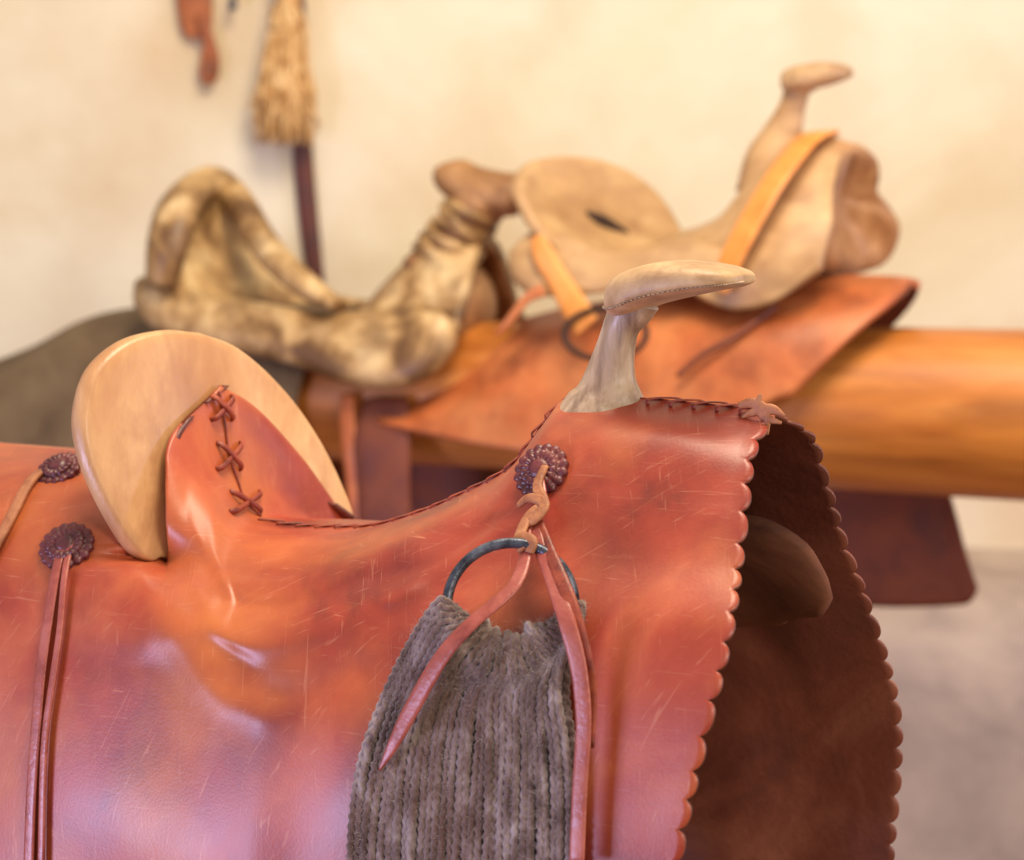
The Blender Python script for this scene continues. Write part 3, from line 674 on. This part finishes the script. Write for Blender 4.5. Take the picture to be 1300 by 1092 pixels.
v,f=sweep(P,[.020,.028,.030,.026,.022,.020,.020,.020,.019,.016,.008],[.020]*11,-f2.V,14,6); mk("rolled_rim",v,f,M_rawhide,E3)
G=[[L2(470,385,0),L2(455,395,-.04),L2(448,410,-.08),L2(450,440,-.12)],
[L2(520,326,0),L2(503,346,-.04),L2(497,382,-.08),L2(500,440,-.12)],
[L2(566,290,0),L2(550,310,-.04),L2(545,365,-.08),L2(540,430,-.115)],
[L2(618,292,0),L2(606,318,-.04),L2(592,370,-.08),L2(578,415,-.11)]]
shell(f2,G,6,7,"fork",[M_rawhide,M_cord],E3,.016,label="rawhide covered fork")
P=[W2(*p) for p in [(535,330,.0),(560,350,.0),(575,385,.0),(575,425,.0)]]
v,f=sweep(P,[.03,.045,.05,.04],[.04,.06,.08,.08],-f2.V,18,6); mk("fork_block",v,f,M_cord,E3)
s3=2.9/FP
nk=[(560,350,52),(572,318,38),(586,292,32),(600,268,33),(612,252,36),(620,240,28)]
v,f=sweep([W2(x_,y_,-.01) for x_,y_,h in nk],[h*s3 for *_,h in nk],[h*s3 for *_,h in nk],f2.V,18,6); mk("horn_neck",v,f,M_cord,E3)
nk=[(565,208,9),(567,213,19),(574,222,25),(590,233,27),(612,243,29),(638,247,28),(656,247,26),(664,249,21),(667,250,8)]
v,f=sweep([W2(x_,y_,-.01) for x_,y_,h in nk],[h*s3 for *_,h in nk],[h*s3*1.2 for *_,h in nk],f2.V,20,6); mk("horn_cap",v,f,M_cord,E3,label="worn brown wooden horn")
mb=MB()
for k in range(8):
    t=k/7; cx=562+38*t; cy=332-64*t; r_=(40-7*t)*s3
    c_=W2(cx,cy,-.01); ax=nz(np.array([.5,-.1,.85])+rng.normal(size=3)*.12); a_,b_=torus(c_,ax,r_*1.03,.007,sq=.9); mb.add(a_,b_)
mk("rawhide_wrap",mb.v,mb.f,M_rawhide,E3,label="rawhide thong wrapped round the horn neck")
G=[]
for px0,py0,dx in [(-60,470,-30),(20,440,-40),(80,408,-30),(140,392,-20)]:
    G.append([L2(px0+20,py0,0),L2(px0+8,py0+12,-.045),L2(px0+dx*.4,py0+50,-.10),L2(px0+dx*.7,py0+110,-.13),L2(px0+dx,py0+190,-.145),L2(px0+dx,py0+300,-.15)])
for px0 in (210,300,396):
    u=L2(px0,455,-.09)[0]; r=.110
    G.append([np.array([u+.02,0,ZL+r]),np.array([u+.012,-r*.6,ZL+r*.82]),np.array([u,-r*.98,ZL+r*.35]),np.array([u-.01,-r*1.12,ZL-.02]),np.array([u-.015,-r*1.2,ZL-.1]),np.array([u-.015,-r*1.25,ZL-.2])])
def shell_top(G,nc,nr,name,m,solid,label,cat):
    G=np.array(G); A=np.array([catm(g,nr) for g in G]); A=catm(A,nc); fs=gridfaces(A.shape[0],A.shape[1],lambda i,j:False); mb=MB(); mb.add(f2.wor(A).reshape(-1,3),fs)
    B=A.copy(); B[...,1]*=-1; mb.add(f2.wor(B).reshape(-1,3),fs)
    return mk(name,mb.v,mb.f,m,None,solid=solid,merge=.0006,flipto=lambda p:f2.V*math.copysign(1,f2.loc(p)[1])+np.array([0,0,.5]),label=label,category=cat)
shell_top(G,6,8,"saddle_blanket",M_blanket,.006,"dark olive-brown canvas blanket draped over the log under the rawhide saddle","blanket")
# ================================================================= ROOM
YW=3.62
def plane(name,v,m):
    return mk(name,v,[(0,1,2,3)],m,None,smooth=False,kind="structure",recalc=False)
o=plane("wall_back",[(-5,YW,0),(5,YW,0),(5,YW,3.2),(-5,YW,3.2)],M_wall)
o=plane("floor",[(-5,-3,0),(5,-3,0),(5,YW,0),(-5,YW,0)],M_floor)
pr=[(YW,.82),(YW-.08,.812),(YW-.18,.795),(YW-.26,.76),(YW-.31,.70),(YW-.33,.55),(YW-.34,.3),(YW-.34,0)]
vs=[];f=[]; nx=80
pr=catm(np.array(pr),4)
for i in range(nx+1):
    x_=-5+10*i/nx
    for (y_,z_) in pr: vs.append((x_,y_+.01*math.sin(x_*5+z_*3)*(z_<.79 and z_>0),z_+.012*math.sin(x_*3.1)*(z_>.1)))
n=len(pr)
for i in range(nx):
    for j in range(n-1): f.append((i*n+j,(i+1)*n+j,(i+1)*n+j+1,i*n+j+1))
mk("trim_1",vs,f,M_ledge,None,kind="structure")
# wall hangings
def wp(px,py,gap=.02): return atd(px,py,YW-gap)
sw=YW/FP; FN=np.array([0,-1.,0])
H=empty("leather_strap",tuple(wp(250,0)),"reddish brown leather strap hanging on the wall","strap")
v,f=sweep([wp(240,-120),wp(243,-50),wp(247,0),wp(250,35),wp(252,48)],[24*sw,23*sw,22*sw,19*sw,10*sw],.004,FN,10,6,power=.6); mk("strap_body",v,f,M_redstrap,H)
v,f=sweep([wp(256,20,.03),wp(264,50,.03),wp(272,75,.03),wp(270,98,.03),wp(262,102,.03),wp(258,88,.03),wp(262,60,.03)],[8*sw,8*sw,7*sw,6*sw,5*sw,5*sw,4*sw],.004,FN,10,6); mk("strap_end",v,f,M_redstrap,H)
v,f=tube([wp(240,-125,.0),wp(240,-122,.06)],.006,10); mk("nail",v,f,M_iron,H)
H=empty("rope_tassel",tuple(wp(360,180)),"straw-coloured horsehair rope tassel hanging on the wall","tassel")
v,f=tube([wp(366,-130,.06),wp(366,-60,.06),wp(364,0,.06),wp(362,40,.065)],[.014,.015,.018,.022],12,6,rfun=lambda i,a:1+.22*math.cos(3*a-i*.8)); mk("rope",v,f,M_rope,H)
mb=MB()
for k in range(260):
    a=rng.uniform(0,6.283); r=rng.uniform(.2,1)**.6
    x0=363+math.cos(a)*16*r; x1=360+math.cos(a)*37*r; g0=.065+math.sin(a)*.012*r; g1=.07+math.sin(a)*.03*r
    ys=rng.uniform(5,60); yb=168+rng.uniform(-40,18); J=lambda s:rng.normal()*s
    mb.add(*tube([wp(x0+J(2),ys,g0),wp(x0*.7+x1*.3+J(4),ys+30,g0+J(.004)),wp(x1*.6+x0*.4+J(5),115,g1+J(.005)),wp(x1+J(6),yb,g1+J(.006))],[.004,.0045,.0038,.0018],6,4,rfun=lambda i,a:1+.25*math.sin(i*1.3+a)))
mk("fringe",mb.v,mb.f,M_rope,H,kind="stuff")
v,f=tube([wp(366,-132,.0),wp(366,-128,.09)],.006,10); mk("nail",v,f,M_iron,H)
H=empty("stick",tuple(wp(401,360,.012)),"dark maroon flat wooden stick hanging against the wall","stick")
mk("stick_body",*sweep([wp(374,-150,.012),wp(378,100,.012),wp(384,190,.012),wp(391,270,.012),wp(401,360,.012)],[.014,.014,.016,.016,.014],.008,FN,12,6,power=.7),M_stick,H)
v,f=tube([wp(374,-146,.0),wp(374,-146,.03)],.004,10); mk("nail",v,f,M_iron,H)
mb=MB(); mb.add(*tube([wp(296,-10,0),wp(296,4,.03),wp(296,8,.05)],[.006,.006,.007],10,4)); mk("wall_hook",mb.v,mb.f,M_iron,None,label="small dark iron hook in the wall",category="hook")
# ================================================================= LIGHT
w=bpy.data.worlds.new("world"); sc.world=w; w.use_nodes=True; bg=w.node_tree.nodes["Background"]; bg.inputs[0].default_value=(1.0,.94,.84,1); bg.inputs[1].default_value=.50
def area(name,loc,tgt,size,sy,power,col):
    l=bpy.data.lights.new(name,'AREA'); l.shape='RECTANGLE'; l.size=size; l.size_y=sy; l.energy=power; l.color=col
    o=bpy.data.objects.new(name,l); sc.collection.objects.link(o); o.location=loc
    o.rotation_euler=(Vector(tgt)-Vector(loc)).to_track_quat('-Z','Y').to_euler(); return o
area("ceiling_light",(.2,1.6,2.7),(0,2.5,1.1),.8,.8,42,(1,.85,.63))
area("window_light",(-1.7,.45,.82),(0,1.35,.98),.6,.5,32,(.62,.60,1.0))
area("front_light",(1.3,-.8,2.3),(0,2.4,1.1),.9,.8,34,(1,.89,.72))
area("side_window_light",(2.2,1.9,1.5),(1.0,3.4,.6),.5,.5,20,(.62,.64,1.0))
area("warm_right_light",(2.0,.6,1.3),(.3,1.6,1.0),.6,.9,14,(1,.82,.64))  # warm area light from the right, aimed at the near saddle
